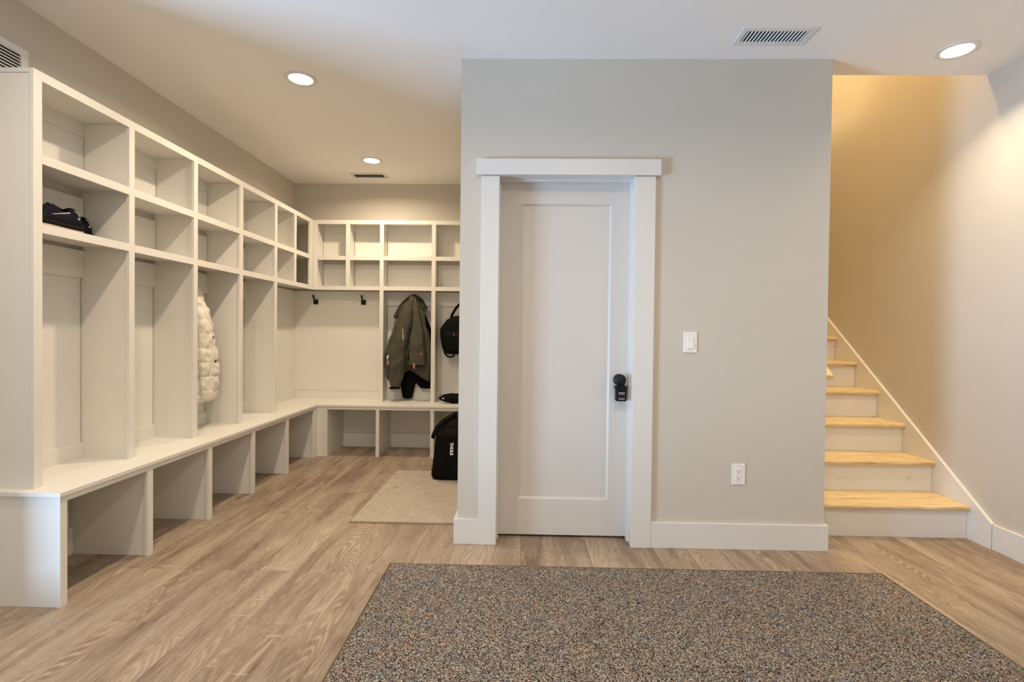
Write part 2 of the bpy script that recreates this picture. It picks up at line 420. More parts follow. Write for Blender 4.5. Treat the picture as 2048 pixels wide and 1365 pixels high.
# baseboards
BH, BT = 0.140, 0.018
bv = 0.002
bm = boxes((XBL - BT, -0.234, YW - BT, YW, 0, BH), (XBL - BT, XBL, YW, 4.70, 0, BH), bevel=bv)
struct('baseboard_left', bm, M['white'], 'white baseboard wrapping the wall corner left of the door')
bm = boxes((0.710, XBR + BT, YW - BT, YW, 0, BH), (XBR, XBR + BT, YW, 3.0, 0, BH), bevel=bv)
struct('baseboard_center', bm, M['white'], 'white baseboard right of the door')
struct('baseboard_right', boxes((XR - BT, XR, YF, 2.868, 0, BH), bevel=bv), M['riser'], 'white scuffed baseboard on the right wall')
struct('baseboard_front', boxes((XL, XR - BT, YF, YF + BT, 0, BH), bevel=bv), M['white'])

# door casing, jambs and stops
bm = B()
box(bm, -0.236, -0.137, YW - .02, YW, 0, 2.024, .0015); box(bm, 0.600, 0.710, YW - .02, YW, 0, 2.024, .0015)
box(bm, -0.262, 0.734, YW - .036, YW, 2.026, 2.112, .0015)
struct('trim_1', bm, M['white'], 'white flat casing around the door with a thicker head board')
bm = B()
for x0, x1 in ((DX0, -0.141), (0.606, DX1)): box(bm, x0, x1, YW, YW + .115, 0, 2.045)
box(bm, -0.141, 0.606, YW, YW + .115, 2.030, 2.045)
box(bm, -0.141, -0.130, YW + .065, YW + .103, 0, 2.019); box(bm, 0.595, 0.606, YW + .065, YW + .103, 0, 2.019)
box(bm, -0.141, 0.606, YW + .065, YW + .103, 2.019, 2.030)
struct('trim_2', bm, M['white'], 'white jamb and stop inside the door opening')

# door leaf with one recessed panel
YD = YW + .104
bm = B()
def quad(*p): bm.faces.new([bm.verts.new(q) for q in p])
x0, x1, z0, z1 = -0.138, 0.603, 0.014, 2.027
a0, a1, c0, c1 = -0.020, 0.494, 0.219, 1.903; s = 0.011; rc = 0.011
O = [(x0, YD, z0), (x1, YD, z0), (x1, YD, z1), (x0, YD, z1)]
I = [(a0, YD, c0), (a1, YD, c0), (a1, YD, c1), (a0, YD, c1)]
N = [(a0 + s, YD + rc, c0 + s), (a1 - s, YD + rc, c0 + s), (a1 - s, YD + rc, c1 - s), (a0 + s, YD + rc, c1 - s)]
K = [(p[0], YD + .035, p[2]) for p in O]
for i in range(4):
    j = (i + 1) % 4
    quad(O[i], O[j], I[j], I[i]); quad(I[i], I[j], N[j], N[i]); quad(O[j], O[i], K[i], K[j])
quad(*N); quad(*reversed(K))
bmesh.ops.remove_doubles(bm, verts=bm.verts, dist=1e-5)
door = struct('door_1', bm, M['door'], 'white single-panel door with a black knob')
KX, KZ = 0.546, 0.910
bm = B()
lathe(bm, [(.0001, 0), (.031, 0), (.032, -.004), (.030, -.008), (.014, -.010), (.012, -.024), (.014, -.030), (.026, -.035), (.0325, -.044), (.0338, -.053), (.031, -.062), (.022, -.069), (.0001, -.072)], (KX, YD, KZ), 'y', 36)
o = build('knob', bm, M['black'], smooth=True, label='round black knob'); o.parent = door

# ------------------------------------------------------------------ lockers and bench
BTOP, BBOT = 0.483, 0.465
XU, YU = -2.06, 4.977          # faces of the upper frames
XB_, YB_ = -1.910, 4.715       # faces of the bench frames
UT = 2.255
ROWS = [(2.216, UT), (1.866, 1.905), (1.572, 1.611)]     # rails, top to bottom
FT = 0.018                                              # face frame thickness
eb = 0.0012
long_stiles = [(2.113, 2.153), (2.636, 2.674), (3.162, 3.200), (3.684, 3.724), (4.205, 4.246)]
short_stiles = [(4.570, 4.608), (4.898, 4.977)]

lk = thing('locker_unit', (XL, 3.5, BTOP), 'long white open locker run with tall bays along the left wall', 'lockers', 'built-in mudroom lockers')
for a, b_ in long_stiles: build('stile', boxes((XU - FT, XU, a, b_, BTOP, UT), bevel=eb), M['cab'], lk)
for a, b_ in short_stiles: build('stile', boxes((XU - FT, XU, a, min(b_, YU - .0005), ROWS[2][0], UT), bevel=eb), M['cab'], lk)
allst = long_stiles + short_stiles
for r0, r1 in ROWS:
    for (a, b_), (c, d) in zip(allst, allst[1:]): build('rail', boxes((XU - FT, XU, b_, c, r0, r1)), M['cab'], lk)
build('end_panel', boxes((XL, XU - FT, 2.115, 2.134, BTOP, UT - .02), bevel=eb), M['cab'], lk)
for a, b_ in long_stiles[1:]:
    c = (a + b_) / 2; build('divider', boxes((XL + .002, XU - FT, c - .0095, c + .0095, BTOP, UT - .02)), M['cab'], lk)
c = 4.589; build('divider', boxes((XL + .002, XU - FT, c - .0095, c + .0095, ROWS[2][1], UT - .02)), M['cab'], lk)
for k, (r0, r1) in enumerate(ROWS):
    bm = B(); box(bm, XL + .001, XU - FT, 2.134 if k else 2.113, YB - .001, r1 - .019, r1 - (.0 if k == 0 else .0005))
    build('top_board' if k == 0 else 'shelf', bm, M['cab'], lk)
edges = [2.134] + [(a + b_) / 2 for a, b_ in long_stiles[1:]]
cells = list(zip(edges, edges[1:])) + [(edges[-1], YB)]
for a, b_ in cells:
    e = b_ - .0096 if b_ < YB else YB - .023
    build('back_panel', boxes((XL + .001, XL + .007, a + .010, b_ - .017 if b_ < YB else e, BTOP, ROWS[2][0])), M['cab'], lk)
    build('hook_rail', boxes((XL + .001, XL + .022, a + .0096, e, 1.43, ROWS[2][0]), bevel=.001), M['cab'], lk)
    build('ledge_board', boxes((XL + .001, XL + .016, a + .0096, e, BTOP, .565), bevel=.001), M['cab'], lk)
uc = [2.134] + [(a + b_) / 2 for a, b_ in long_stiles[1:]] + [4.589, YB]
for a, b_ in zip(uc, uc[1:]):
    for z0_, z1_, strip in ((1.611, 1.847, 0), (1.905, 2.236, 1)):
        h = .075 if strip else .004
        build('back_panel', boxes((XL + .001, XL + .021, a + .0096, b_ - .0140 if b_ < YB else YB - .001, z0_, z1_ - h)), M['cab'], lk)
        if strip: build('nailer_strip', boxes((XL + .001, XL + .023, a + .0096, b_ - .0096 if b_ < YB else YB - .001, z1_ - h + .001, z1_)), M['cab'], lk)

# back run
bl = [(-1.406, -1.367), (-0.897, -0.858), (-0.391, XBL - .001)]
bs_ = [(XU + .0005, -2.020), (-1.740, -1.700)]
lb = thing('locker_unit', (-1.2, YB, BTOP), 'shorter white open locker run across the back wall, dark jacket in it', 'lockers', 'built-in mudroom lockers')
for a, b_ in bl: build('stile', boxes((a, b_, YU, YU + FT, BTOP, UT), bevel=eb), M['cab'], lb)
for a, b_ in bs_: build('stile', boxes((a, b_, YU, YU + FT, ROWS[2][0], UT), bevel=eb), M['cab'], lb)
ab = bs_ + bl
for r0, r1 in ROWS:
    for (a, b_), (c, d) in zip(ab, ab[1:]): build('rail', boxes((b_, c, YU, YU + FT, r0, r1)), M['cab'], lb)
for i, (a, b_) in enumerate(bl):
    c = (a + b_) / 2 if i < 2 else XBL - .0105
    build('divider', boxes((c - .0095, c + .0095, YU + FT, YB - .002, BTOP, UT - .02)), M['cab'], lb)
for c in (-2.040, -1.72): build('divider', boxes((c - .0095, c + .0095, YU + FT, YB - .002, ROWS[2][1], UT - .02)), M['cab'], lb)
for k, (r0, r1) in enumerate(ROWS):
    build('top_board' if k == 0 else 'shelf', boxes((XU - FT - .0005 + .001, XBL - .001, YU + FT, YB - .001, r1 - .019, r1 - (.0 if k == 0 else .0005))), M['cab'], lb)
for a, b_ in ((-1.387, -.878), (-.878, XBL - .02)):
    build('back_panel', boxes((a + .017, b_ - .0096, YB - .007, YB - .001, BTOP, ROWS[2][0])), M['cab'], lb)
    build('hook_rail', boxes((a + .0096, b_ - .0096, YB - .022, YB - .001, 1.43, ROWS[2][0]), bevel=.001), M['cab'], lb)
    build('ledge_board', boxes((a + .0096, b_ - .0096, YB - .016, YB - .001, BTOP, .565), bevel=.001), M['cab'], lb)
build('back_panel', boxes((XL + .001, -1.397, YB - .022, YB - .001, BTOP + .085, ROWS[2][0])), M['cab'], lb)
build('ledge_board', boxes((XL + .001, -1.397, YB - .020, YB - .001, BTOP, BTOP + .084)), M['cab'], lb)
for a, b_ in ((-2.04, -1.72), (-1.72, -1.387), (-1.387, -.878), (-.878, XBL - .02)):
    for z0_, z1_, strip in ((1.611, 1.847, 0), (1.905, 2.236, 1)):
        h = .075 if strip else .004
        build('back_panel', boxes((a + .0140, b_ - .0096, YB - .021, YB - .001, z0_, z1_ - h)), M['cab'], lb)
        if strip: build('nailer_strip', boxes((a + .0096, b_ - .0096, YB - .023, YB - .001, z1_ - h + .001, z1_)), M['cab'], lb)

# worktop of the bench
bm = B()
prism(bm, [(XL + .001, 2.064), (XB_ + .008, 2.064), (XB_ + .008, YB_ - .008), (XBL - .001, YB_ - .008), (XBL - .001, YB - .001), (XL + .001, YB - .001)], 'z', BBOT, BTOP, .0012)
tag(build('bench_top', bm, M['cab'], origin=(-1.9, 4.7, BBOT)), 'white L-shaped bench top running under all the lockers', 'bench top')

# bench bases
be = thing('shoe_bench', (XL, 3.4, 0), 'long white open shoe bench along the left wall', 'bench', 'white shoe benches with open cubbies')
ls = [(2.073, 2.106), (2.569, 2.607), (3.077, 3.114), (3.585, 3.622), (4.112, 4.150), (4.650, YB_)]
for a, b_ in ls: build('stile', boxes((XB_ - FT, XB_, a, b_, 0, BBOT), bevel=eb), M['cab'], be)
for (a, b_), (c, d) in zip(ls, ls[1:]): build('rail', boxes((XB_ - FT, XB_, b_, c, .440, BBOT)), M['cab'], be)
build('end_panel', boxes((XL, XB_ - FT, 2.075, 2.094, 0, BBOT), bevel=eb), M['cab'], be)
for a, b_ in ls[1:5]: build('divider', boxes((XL + .001, XB_ - FT, b_ - .020 - .006, b_ - .006, 0, BBOT)), M['cab'], be)
build('divider', boxes((XL + .001, XB_ - FT, 4.668, 4.687, 0, BBOT)), M['cab'], be)
yy = [2.094] + [b_ - .026 for a, b_ in ls[1:5]] + [4.668]
for i, (a, b_) in enumerate(zip(yy, yy[1:])):
    a2 = a + (.0205 if i else .0005)
    build('kick_board', boxes((XL + .001, XL + .019, a2, b_ - .0005, 0, BH), bevel=.001), M['cab'], be)
    build('back_panel', boxes((XL + .001, XL + .008, a2, b_ - .010, BH, BBOT)), M['cab'], be)
bb = thing('shoe_bench', (-1.2, YB, 0), 'shorter white open shoe bench across the back wall', 'bench', 'white shoe benches with open cubbies')
bs2 = [(XB_ + .0005, -1.812), (-1.358, -1.326), (-0.850, -0.815), (-.385, XBL - .001)]
for a, b_ in bs2: build('stile', boxes((a, b_, YB_, YB_ + FT, 0, BBOT), bevel=eb), M['cab'], bb)
for (a, b_), (c, d) in zip(bs2, bs2[1:]): build('rail', boxes((b_, c, YB_, YB_ + FT, .440, BBOT)), M['cab'], bb)
xs = [(-1.83, -1.811), (-1.351, -1.332), (-.842, -.823), (-.372, -.353)]
for a, b_ in xs: build('divider', boxes((a, b_, YB_ + FT, YB - .001, 0, BBOT)), M['cab'], bb)
for (a, b_), (c, d) in zip(xs, xs[1:]):
    build('kick_board', boxes((b_ + .0005, c - .0005, YB - .028, YB - .001, 0, BH), bevel=.001), M['cab'], bb)
    build('back_panel', boxes((b_ + .0005, c - .0005, YB - .018, YB - .001, BH + .002, BBOT)), M['cab'], bb)

# coat hooks on the corner bay
def hook(x, z, label):
    h = thing('coat_hook', (x, YB - .022, z), label, 'hook', 'square black coat hooks')
    y = YB - .022
    build('plate', boxes((x - .024, x + .024, y - .009, y, z - .024, z + .024), bevel=.0015), M['black'], h)
    bm = B(); tube(bm, [(x, y - .006, z + .004), (x, y - .03, z + .012), (x, y - .052, z + .03), (x, y - .068, z + .056), (x, y - .072, z + .066)], [.008, .008, .0085, .010, .0105], 12)
    build('peg', bm, M['black'], h, smooth=True)
hook(-2.100, 1.462, 'black square coat hook nearest the corner of the lockers')
hook(-1.614, 1.462, 'black square coat hook beside the jacket bay')

# ------------------------------------------------------------------ things in the lockers
def fold(p, amp, f=(9, 9, 3), seed=0.0):
    return amp * noise.noise(Vector((p[0] * f[0] + seed, p[1] * f[1] + seed * 2, p[2] * f[2])))

def garment(bm, table, a=0.0, folds=5, famp=.06, seed=1.0, nu=56, nv=44, quilt=None, wr=.006, horiz='x', power=2.4, hem=0.0):
    """table rows: (t 0..1, cx, cy, z, half width, half depth)"""
    def fn(u, v):
        cx, cy, z, hw, hd = lerp_table(table, v)
        th = 2 * PI * u
        c, s_ = math.cos(th), math.sin(th)
        e = 2 / power
        px = math.copysign(abs(c) ** e, c); py = math.copysign(abs(s_) ** e, s_)
        k = 1 + famp * math.sin(folds * th + seed + 1.5 * v) * (0.4 + .6 * v) + famp * .6 * math.sin((folds * 2 + 1) * th - seed * 2 - v)
        if quilt:
            q = abs(math.sin(PI * z / quilt)) ** 0.45
            k *= 0.86 + .14 * q
            k += (1 - q) * .05 * math.sin(17 * th + 5 * math.floor(z / quilt)) + .035 * noise.noise(Vector((math.cos(th) * 2.6 + seed, math.sin(th) * 2.6, z * 30)))
        dx, dy = hw * px * k, hd * py * k
        p = (cx + dx, cy + dy, z) if horiz == 'x' else (cx + dy, cy + dx, z)
        if hem: p = (p[0], p[1], p[2] + hem * max(0, 1 - abs(px) ** 2.6) * max(0, (v - .45) / .55) ** 1.5)
        w = fold(p, wr, (16, 16, 9), seed) + fold(p, wr * .5, (34, 34, 26), seed + 3)
        return (p[0] + w * (px if horiz == 'x' else py), p[1] + w * (py if horiz == 'x' else px), p[2] + w * .4)
    surf(bm, fn, nu, nv)

# olive jacket over a black one
jk = thing('jacket', (-1.1, 5.06, 0.62), 'dark olive hooded jacket hanging in the back locker bay', 'jacket')
bm = B()
garment(bm, [(0, -1.083, 5.06, 1.532, .010, .010), (.04, -1.086, 5.05, 1.51, .032, .022), (.12, -1.10, 5.04, 1.43, .085, .036), (.25, -1.112, 5.035, 1.31, .140, .044), (.38, -1.114, 5.032, 1.20, .160, .046),
             (.52, -1.116, 5.032, 1.06, .200, .048), (.72, -1.130, 5.032, .89, .222, .050), (.88, -1.128, 5.032, .74, .212, .048), (1, -1.118, 5.035, .665, .185, .044)], folds=7, famp=.06, seed=2.0, wr=.019, hem=.25)
build('body', bm, M['olive'], jk, smooth=True, subd=1)
def sleeve(name, tab, mat, seed, wr=.008, folds=3):
    bm = B(); garment(bm, tab, folds=folds, famp=.05, seed=seed, wr=wr, nu=36, nv=40, power=2.1)
    return build(name, bm, mat, jk, smooth=True, subd=1)
sleeve('sleeve', [(0, -1.092, 5.03, 1.528, .010, .012), (.06, -1.098, 5.01, 1.49, .022, .02), (.2, -1.125, 4.99, 1.35, .046, .032), (.4, -1.172, 4.985, 1.15, .066, .042), (.62, -1.222, 4.985, .95, .078, .046), (.85, -1.242, 4.995, .73, .066, .042), (.97, -1.250, 4.995, .635, .050, .036), (1, -1.250, 4.995, .622, .046, .032)], M['olive'], 5.0, .014)
sl = sleeve('sleeve', [(0, -1.072, 5.03, 1.530, .010, .012), (.06, -1.068, 5.01, 1.49, .020, .02), (.25, -1.050, 4.99, 1.36, .036, .032), (.5, -1.030, 4.98, 1.18, .058, .04), (.8, -1.030, 4.972, .98, .078, .044), (1, -1.028, 4.97, .842, .082, .046)], M['olive'], 9.0, .010)
bm = B(); lathe(bm, [(.001, 0), (.052, 0), (.058, -.012), (.050, -.012)], (-1.252, 4.995, .622), 'z', 24)
build('cuff', bm, M['blackcloth'], jk, smooth=True)
bm = B()
lathe(bm, [(.001, .0), (1, 0), (.95, -.004), (.001, -.004)], (0, 0, 0), 'z', 30)
for v in bm.verts: v.co = Vector((-1.030 + v.co.x * .068, 4.975 + v.co.y * .036, .836 + v.co.z))
build('sleeve_lining', bm, M['olivedark'], jk)
bm = B()
def hoodfn(u, v):
    # hem runs from a low left tip across the front to the right shoulder
    hx, hy, hz = lerp_table([(0, -1.200, 5.075, 1.33), (.16, -1.288, 5.045, 1.322), (.26, -1.262, 5.025, 1.298), (.38, -1.19, 5.018, 1.36), (.52, -1.10, 5.016, 1.40), (.68, -1.02, 5.018, 1.40), (.82, -.952, 5.03, 1.372), (.92, -.945, 5.045, 1.392), (1, -.985, 5.075, 1.43)], u)
    t = v ** .8
    x = -1.083 + (hx + 1.083) * t; y = 5.062 + (hy - 5.062) * (v ** .6); z = 1.546 + (hz - 1.546) * (v ** 1.05)
    bulge = .022 * math.sin(PI * v)
    x += bulge * (1 if hx > -1.083 else -1) * .6; z += bulge * .5
    y -= .010 * math.sin(2 * PI * u * 4.0 + .6) * v * (1 - .3 * v)
    return (x + fold((x, y, z), .006, (20, 20, 14), 1.3), y, z)
surf(bm, hoodfn, 64, 26, closed=False)
o = build('hood', bm, M['olivedark'], jk, smooth=True)
sd = o.modifiers.new('sol', 'SOLIDIFY'); sd.thickness = .010
for (x, y, z, m, n) in ((-.944, 5.03, 1.385, 'orange', 'collar_tab'), (-.985, 4.926, .958, 'orange', 'pocket_tab'), (-1.052, 4.928, .838, 'pink', 'zip_pull'), (-1.322, 4.99, .862, 'pink', 'zip_pull'), (-1.322, 4.992, .905, 'marking', 'pocket_lining')):
    bm = B()
    if n == 'zip_pull': tube(bm, [(x, y, z + .03), (x - .006, y - .004, z), (x + .004, y - .002, z - .03), (x + .008, y, z + .02)], .004, 8)
    elif n == 'pocket_lining': tube(bm, [(x + .006, y, z + .035), (x, y - .003, z + .015), (x - .004, y, z - .012)], [.004, .010, .007], 8)
    else: box(bm, x - .007, x + .008, y - .004, y + .004, z - .010, z + .008, .003)
    build(n, bm, M[m], jk, smooth=True)
bm = B()
for i in range(9):
    z = 1.205 - i * .0128; w = .0016 + .0004 * i
    box(bm, -1.167 - w + i * .0006, -1.167 + w + i * .0006, 4.9385, 4.9425, z - .0046, z + .0046)
build('lettering', bm, M['marking'], jk)
bm = B(); tube(bm, [(-1.083, 5.02, 1.47), (-1.092, 5.0, 1.34), (-1.102, 4.988, 1.18), (-1.112, 4.982, 1.02), (-1.118, 4.982, .90)], .006, 8)
build('gap_shade', bm, M['blackcloth'], jk, smooth=True)  # black strip painting the shaded gap between the sleeves

bk = thing('coat', (-1.06, 5.12, .5), 'black coat hanging beneath the olive jacket', 'coat')
bm = B(); garment(bm, [(0, -1.085, 5.122, 1.47, .02, .012), (.3, -1.10, 5.122, 1.20, .09, .02), (.55, -1.128, 5.12, .85, .105, .023), (.82, -1.150, 5.118, .62, .072, .024), (1, -1.152, 5.118, .497, .046, .022)], folds=3, famp=.05, seed=3, wr=.005, nu=36, nv=40)
build('sleeve', bm, M['blackcloth'], bk, smooth=True, subd=1)
bm = B(); garment(bm, [(0, -1.06, 5.123, 1.45, .03, .012), (.35, -1.03, 5.122, 1.15, .11, .02), (.7, -1.01, 5.12, .76, .105, .024), (.88, -.985, 5.12, .655, .078, .024), (1, -.965, 5.12, .60, .050, .02)], folds=4, famp=.05, seed=7, wr=.005, nu=36, nv=40)
build('body', bm, M['blackcloth'], bk, smooth=True, subd=1)

# cream down jacket in the third tall bay
pf = thing('puffer_jacket', (-2.22, 3.43, .68), 'cream quilted down jacket hanging in a left locker bay', 'jacket')
bm = B()
garment(bm, [(0, -2.235, 3.425, 1.485, .012, .012), (.05, -2.23, 3.426, 1.45, .030, .03), (.18, -2.225, 3.43, 1.34, .072, .055), (.32, -2.222, 3.432, 1.22, .135, .065), (.5, -2.22, 3.434, 1.06, .178, .072), (.66, -2.22, 3.436, .93, .212, .078),
             (.78, -2.22, 3.436, .84, .216, .080), (.92, -2.22, 3.43, .72, .200, .072), (1, -2.22, 3.425, .675, .175, .06)], folds=5, famp=.03, seed=4, nu=120, nv=150, quilt=.105, wr=.015, horiz='y')
build('body', bm, M['puffer'], pf, smooth=True)
bm = B()
garment(bm, [(0, -2.20, 3.38, 1.38, .03, .03), (.2, -2.165, 3.385, 1.25, .062, .05), (.5, -2.15, 3.40, 1.02, .070, .055), (.8, -2.15, 3.415, .80, .062, .05), (1, -2.155, 3.42, .70, .045, .04)], folds=3, famp=.03, seed=6, nu=80, nv=120, quilt=.095, wr=.012, horiz='y')
build('sleeve', bm, M['puffer'], pf, smooth=True)
bm = B(); lathe(bm, [(.001, 0), (.008, 0), (.008, .006), (.001, .007)], (0, 0, 0), 'z', 14)
for v in bm.verts: v.co = Vector((-2.158 + v.co.z, 3.545 + v.co.x, .945 + v.co.y))
build('snap_button', bm, M['black'], pf)
bm = B(); tube(bm, [(-2.13, 3.455, 1.13), (-2.12, 3.465, 1.115), (-2.118, 3.45, 1.10)], .004, 8)
build('zip_pull', bm, M['black'], pf)

# backpack hanging in the last bay
bp = thing('backpack', (-.62, 5.06, .96), 'black backpack hanging beside the wall corner in the back locker', 'backpack')
def sack(bm, table, seed, power=3.2, wr=.004, nu=56, nv=40): garment(bm, table, folds=4, famp=.012, seed=seed, nu=nu, nv=nv, wr=wr, power=power)
bm = B(); sack(bm, [(0, -.61, 5.07, .955, .13, .05), (.04, -.61, 5.07, .965, .165, .065), (.25, -.61, 5.07, 1.04, .195, .08), (.6, -.61, 5.07, 1.18, .215, .085), (.82, -.605, 5.07, 1.27, .175, .075), (.95, -.60, 5.07, 1.325, .100, .05), (1, -.60, 5.07, 1.335, .05, .02)], 3)
build('body', bm, M['blacknylon'], bp, smooth=True)
bm = B(); sack(bm, [(0, -.61, 4.985, .985, .12, .015), (.08, -.61, 4.98, 1.0, .140, .028), (.7, -.61, 4.98, 1.13, .150, .030), (1, -.61, 4.99, 1.185, .13, .012)], 8)
build('front_pocket', bm, M['blacknylon'], bp, smooth=True)
bm = B(); tube(bm, [(-.715, 5.06, 1.30), (-.70, 5.05, 1.35), (-.665, 5.05, 1.41), (-.625, 5.06, 1.455), (-.60, 5.06, 1.46), (-.565, 5.055, 1.44), (-.535, 5.05, 1.37), (-.52, 5.06, 1.30)], .013, 10, 1.0)
build('grab_handle', bm, M['blacknylon'], bp, smooth=True)
bm = B(); tube(bm, [(-.775, 5.04, 1.0), (-.77, 5.03, .965), (-.745, 5.025, .935), (-.71, 5.025, .925), (-.68, 5.03, .94), (-.67, 5.04, .965)], .009, 8)
build('strap', bm, M['blacknylon'], bp, smooth=True)
build('red_tag', boxes((-.672, -.660, 4.943, 4.951, 1.135, 1.160), bevel=.002), M['redmark'], bp)

# small pouch on the bench
po = thing('pouch', (-.66, 4.93, BTOP), 'small rounded black pouch lying on the bench under the backpack', 'pouch')
bm = B()
def pfn(u, v):
    x = -.812 + .36 * v
    prof = min(1, (math.sin(PI * min(1, v * 2.2) / 2)) ** .6) if v < .5 else max(.02, min(1, (1 - v) * 7) ** .5)
    th = 2 * PI * u; c, s_ = math.cos(th), math.sin(th)
    zz = BTOP + .048 + .048 * prof * math.copysign(abs(s_) ** .8, s_)
    return (x, 4.935 + .055 * prof * c, max(BTOP + .0005, zz + .004 * noise.noise(Vector((x * 30, c * 2, s_ * 2)))))
surf(bm, pfn, 32, 40); build('body', bm, M['blacknylon'], po, smooth=True)
bm = B(); tube(bm, [(-.80 + .03 * i, 4.935 - .025, BTOP + .078 + .016 * min(1, i / 3)) for i in range(9)], .003, 6)
build('zipper', bm, M['blackcloth'], po)
bm = B(); prism(bm, [(-.768, BTOP + .050), (-.748, BTOP + .046), (-.748, BTOP + .058), (-.768, BTOP + .055)], 'y', 4.878, 4.882)
build('white_mark', bm, M['marking'], po)

# trainers on the shelf of the first cubby
def sneaker(x, yh, rot, label):
    z0_ = ROWS[1][0] * 0 + ROWS[2][1]
    t = thing('sneaker', (x, yh - .14, z0_), label, 'shoe', 'pair of dark trainers')
    Lh = .278
    ca, sa = math.cos(rot), math.sin(rot)
    def W(s, lx, z):                     # s: 0 toe .. 1 heel (+Y)
        ly = (s - .5) * Lh
        return (x + lx * ca - ly * sa, yh - Lh / 2 + lx * sa + ly * ca, z0_ + z)
    wt = [(0, .012), (.05, .028), (.18, .042), (.36, .0455), (.55, .039), (.75, .035), (.92, .033), (.98, .025), (1, .012)]
    ht = [(0, .044), (.06, .056), (.2, .070), (.36, .096), (.45, .118), (.50, .119), (.58, .102), (.68, .097), (.77, .108), (.84, .122), (.90, .119), (.95, .100), (1, .066)]
    tw = [(0, .5), (.3, .5), (.45, .55), (.6, .78), (.8, .80), (.95, .7), (1, .6)]
    def up(u, v):
        w = lerp_table(wt, v)[0]; h = lerp_table(ht, v)[0]; k = lerp_table(tw, v)[0]
        th = PI * u * 2; c, s_ = math.cos(th), math.sin(th)
        if s_ >= 0: zz = .030 + (h - .030) * s_ ** .55; ww = w * (1 - (1 - k) * s_ ** 2) * math.copysign(abs(c) ** .6, c)
        else: zz = .030; ww = w * c
        return W(v, ww, zz)
    bm = B(); surf(bm, up, 36, 44); build('upper', bm, M['navy'], t, smooth=True)
    def ms(z_lo, z_hi, grow, lift):
        def f(u, v):
            w = lerp_table(wt, v)[0] + grow; th = 2 * PI * u; c, s_ = math.cos(th), math.sin(th)
            up_ = lift * (max(0, (v - .9) * 10) ** 2 + max(0, (.15 - v) * 6) ** 2)
            zz = (z_lo + z_hi) / 2 + (z_hi - z_lo) / 2 * math.copysign(abs(s_) ** .4, s_) + up_
            return W(-.015 + v * 1.035, w * math.copysign(abs(c) ** .5, c), zz)
        return f
    bm = B(); surf(bm, ms(.015, .042, .004, .004), 28, 36); build('midsole', bm, M['sole'], t, smooth=True)
    bm = B(); surf(bm, ms(.0005, .018, .003, .008), 28, 36); build('outsole', bm, M['tan'], t, smooth=True)
    # dark opening for the foot
    bm = B()
    def op(u, v):
        th = 2 * PI * u; r = v
        s_ = .67 + .15 * r * math.cos(th); w = .026 * r * math.sin(th)
        return W(s_, w, lerp_table(ht, s_)[0] + .0015)
    surf(bm, op, 28, 4, cap0=False, cap1=False); build('lining', bm, M['blackcloth'], t, smooth=True)
    bm = B()
    for k in range(4):
        s_ = .27 + k * .055; h = lerp_table(ht, s_)[0]
        tube(bm, [W(s_, -.026, h - .012), W(s_ + .01, 0, h + .004), W(s_, .026, h - .012)], .003, 6)
    build('laces', bm, M['greymesh'], t)
    def on(q, z, sgn, out=.0006):        # a point lying on the side of the upper
        w = lerp_table(wt, q)[0]; h = lerp_table(ht, q)[0]; k = lerp_table(tw, q)[0]
        m = min(1, max(0, (z - .030) / (h - .030))) ** (1 / .55)
        return W(q, sgn * (w * (1 - (1 - k) * m * m) * (1 - m * m) ** .3 + out), z)
    for sgn in (1, -1):
        bm = B(); tube(bm, [on(.36 + .042 * k, .064 + .0030 * k, sgn) for k in range(10)], [.0012 + .00022 * k for k in range(10)], 6)
        build('side_stripe', bm, M['silver'], t, smooth=True)
        bm = B(); tube(bm, [on(.84, .108, sgn), on(.885, .098, sgn), on(.92, .080, sgn)], .0019, 6)
        build('heel_stripe', bm, M['silver'], t, smooth=True)
        bm = B(); tube(bm, [on(.875, .078, sgn), on(.872, .072, sgn), on(.885, .068, sgn), on(.90, .071, sgn), on(.902, .076, sgn)], .0014, 6)
        build('heel_mark', bm, M['marking'], t)
sneaker(-2.146, 2.424, -.01, 'dark navy trainer nearer the shelf edge in the first cubby')
sneaker(-2.250, 2.605, 0, 'dark navy trainer set back behind the nearer one')

# ------------------------------------------------------------------ floor pieces
bag = thing('duffel_bag', (-.53, 4.09, .012), 'black upright duffel bag standing on the beige mat', 'bag')
bm = B()
garment(bm, [(0, -.546, 4.09, .0125, .140, .105), (.03, -.546, 4.09, .022, .158, .125), (.1, -.546, 4.09, .045, .166, .130), (.5, -.536, 4.09, .19, .158, .128), (.9, -.528, 4.09, .345, .146, .122), (1, -.526, 4.09, .37, .135, .112)], folds=5, famp=.010, seed=2, nu=64, nv=40, wr=.005, power=4.5)
build('body', bm, M['blacknylon'], bag, smooth=True)
bm = B()
garment(bm, [(0, -.526, 4.09, .345, .140, .118), (.08, -.526, 4.09, .352, .160, .134), (.2, -.524, 4.09, .375, .162, .136), (.5, -.518, 4.09, .44, .120, .118), (.8, -.508, 4.09, .505, .070, .085), (.95, -.505, 4.09, .53, .035, .05), (1, -.505, 4.09, .535, .015, .03)], folds=4, famp=.02, seed=5, nu=64, nv=30, wr=.006, power=3.2)
build('lid', bm, M['brownnylon'], bag, smooth=True)
bm = B(); tube(bm, [(-.69, 3.985, .36), (-.672, 3.975, .385), (-.64, 3.968, .415), (-.60, 3.964, .43), (-.55, 3.962, .436), (-.46, 3.965, .436)], .0045, 8)
build('zipper', bm, M['sole'], bag, smooth=True)
bm = B(); tube(bm, [(-.575, 3.962, .418), (-.585, 3.958, .395), (-.55, 3.958, .402), (-.52, 3.96, .412)], .003, 8)
build('zip_cord', bm, M['greymesh'], bag, smooth=True)
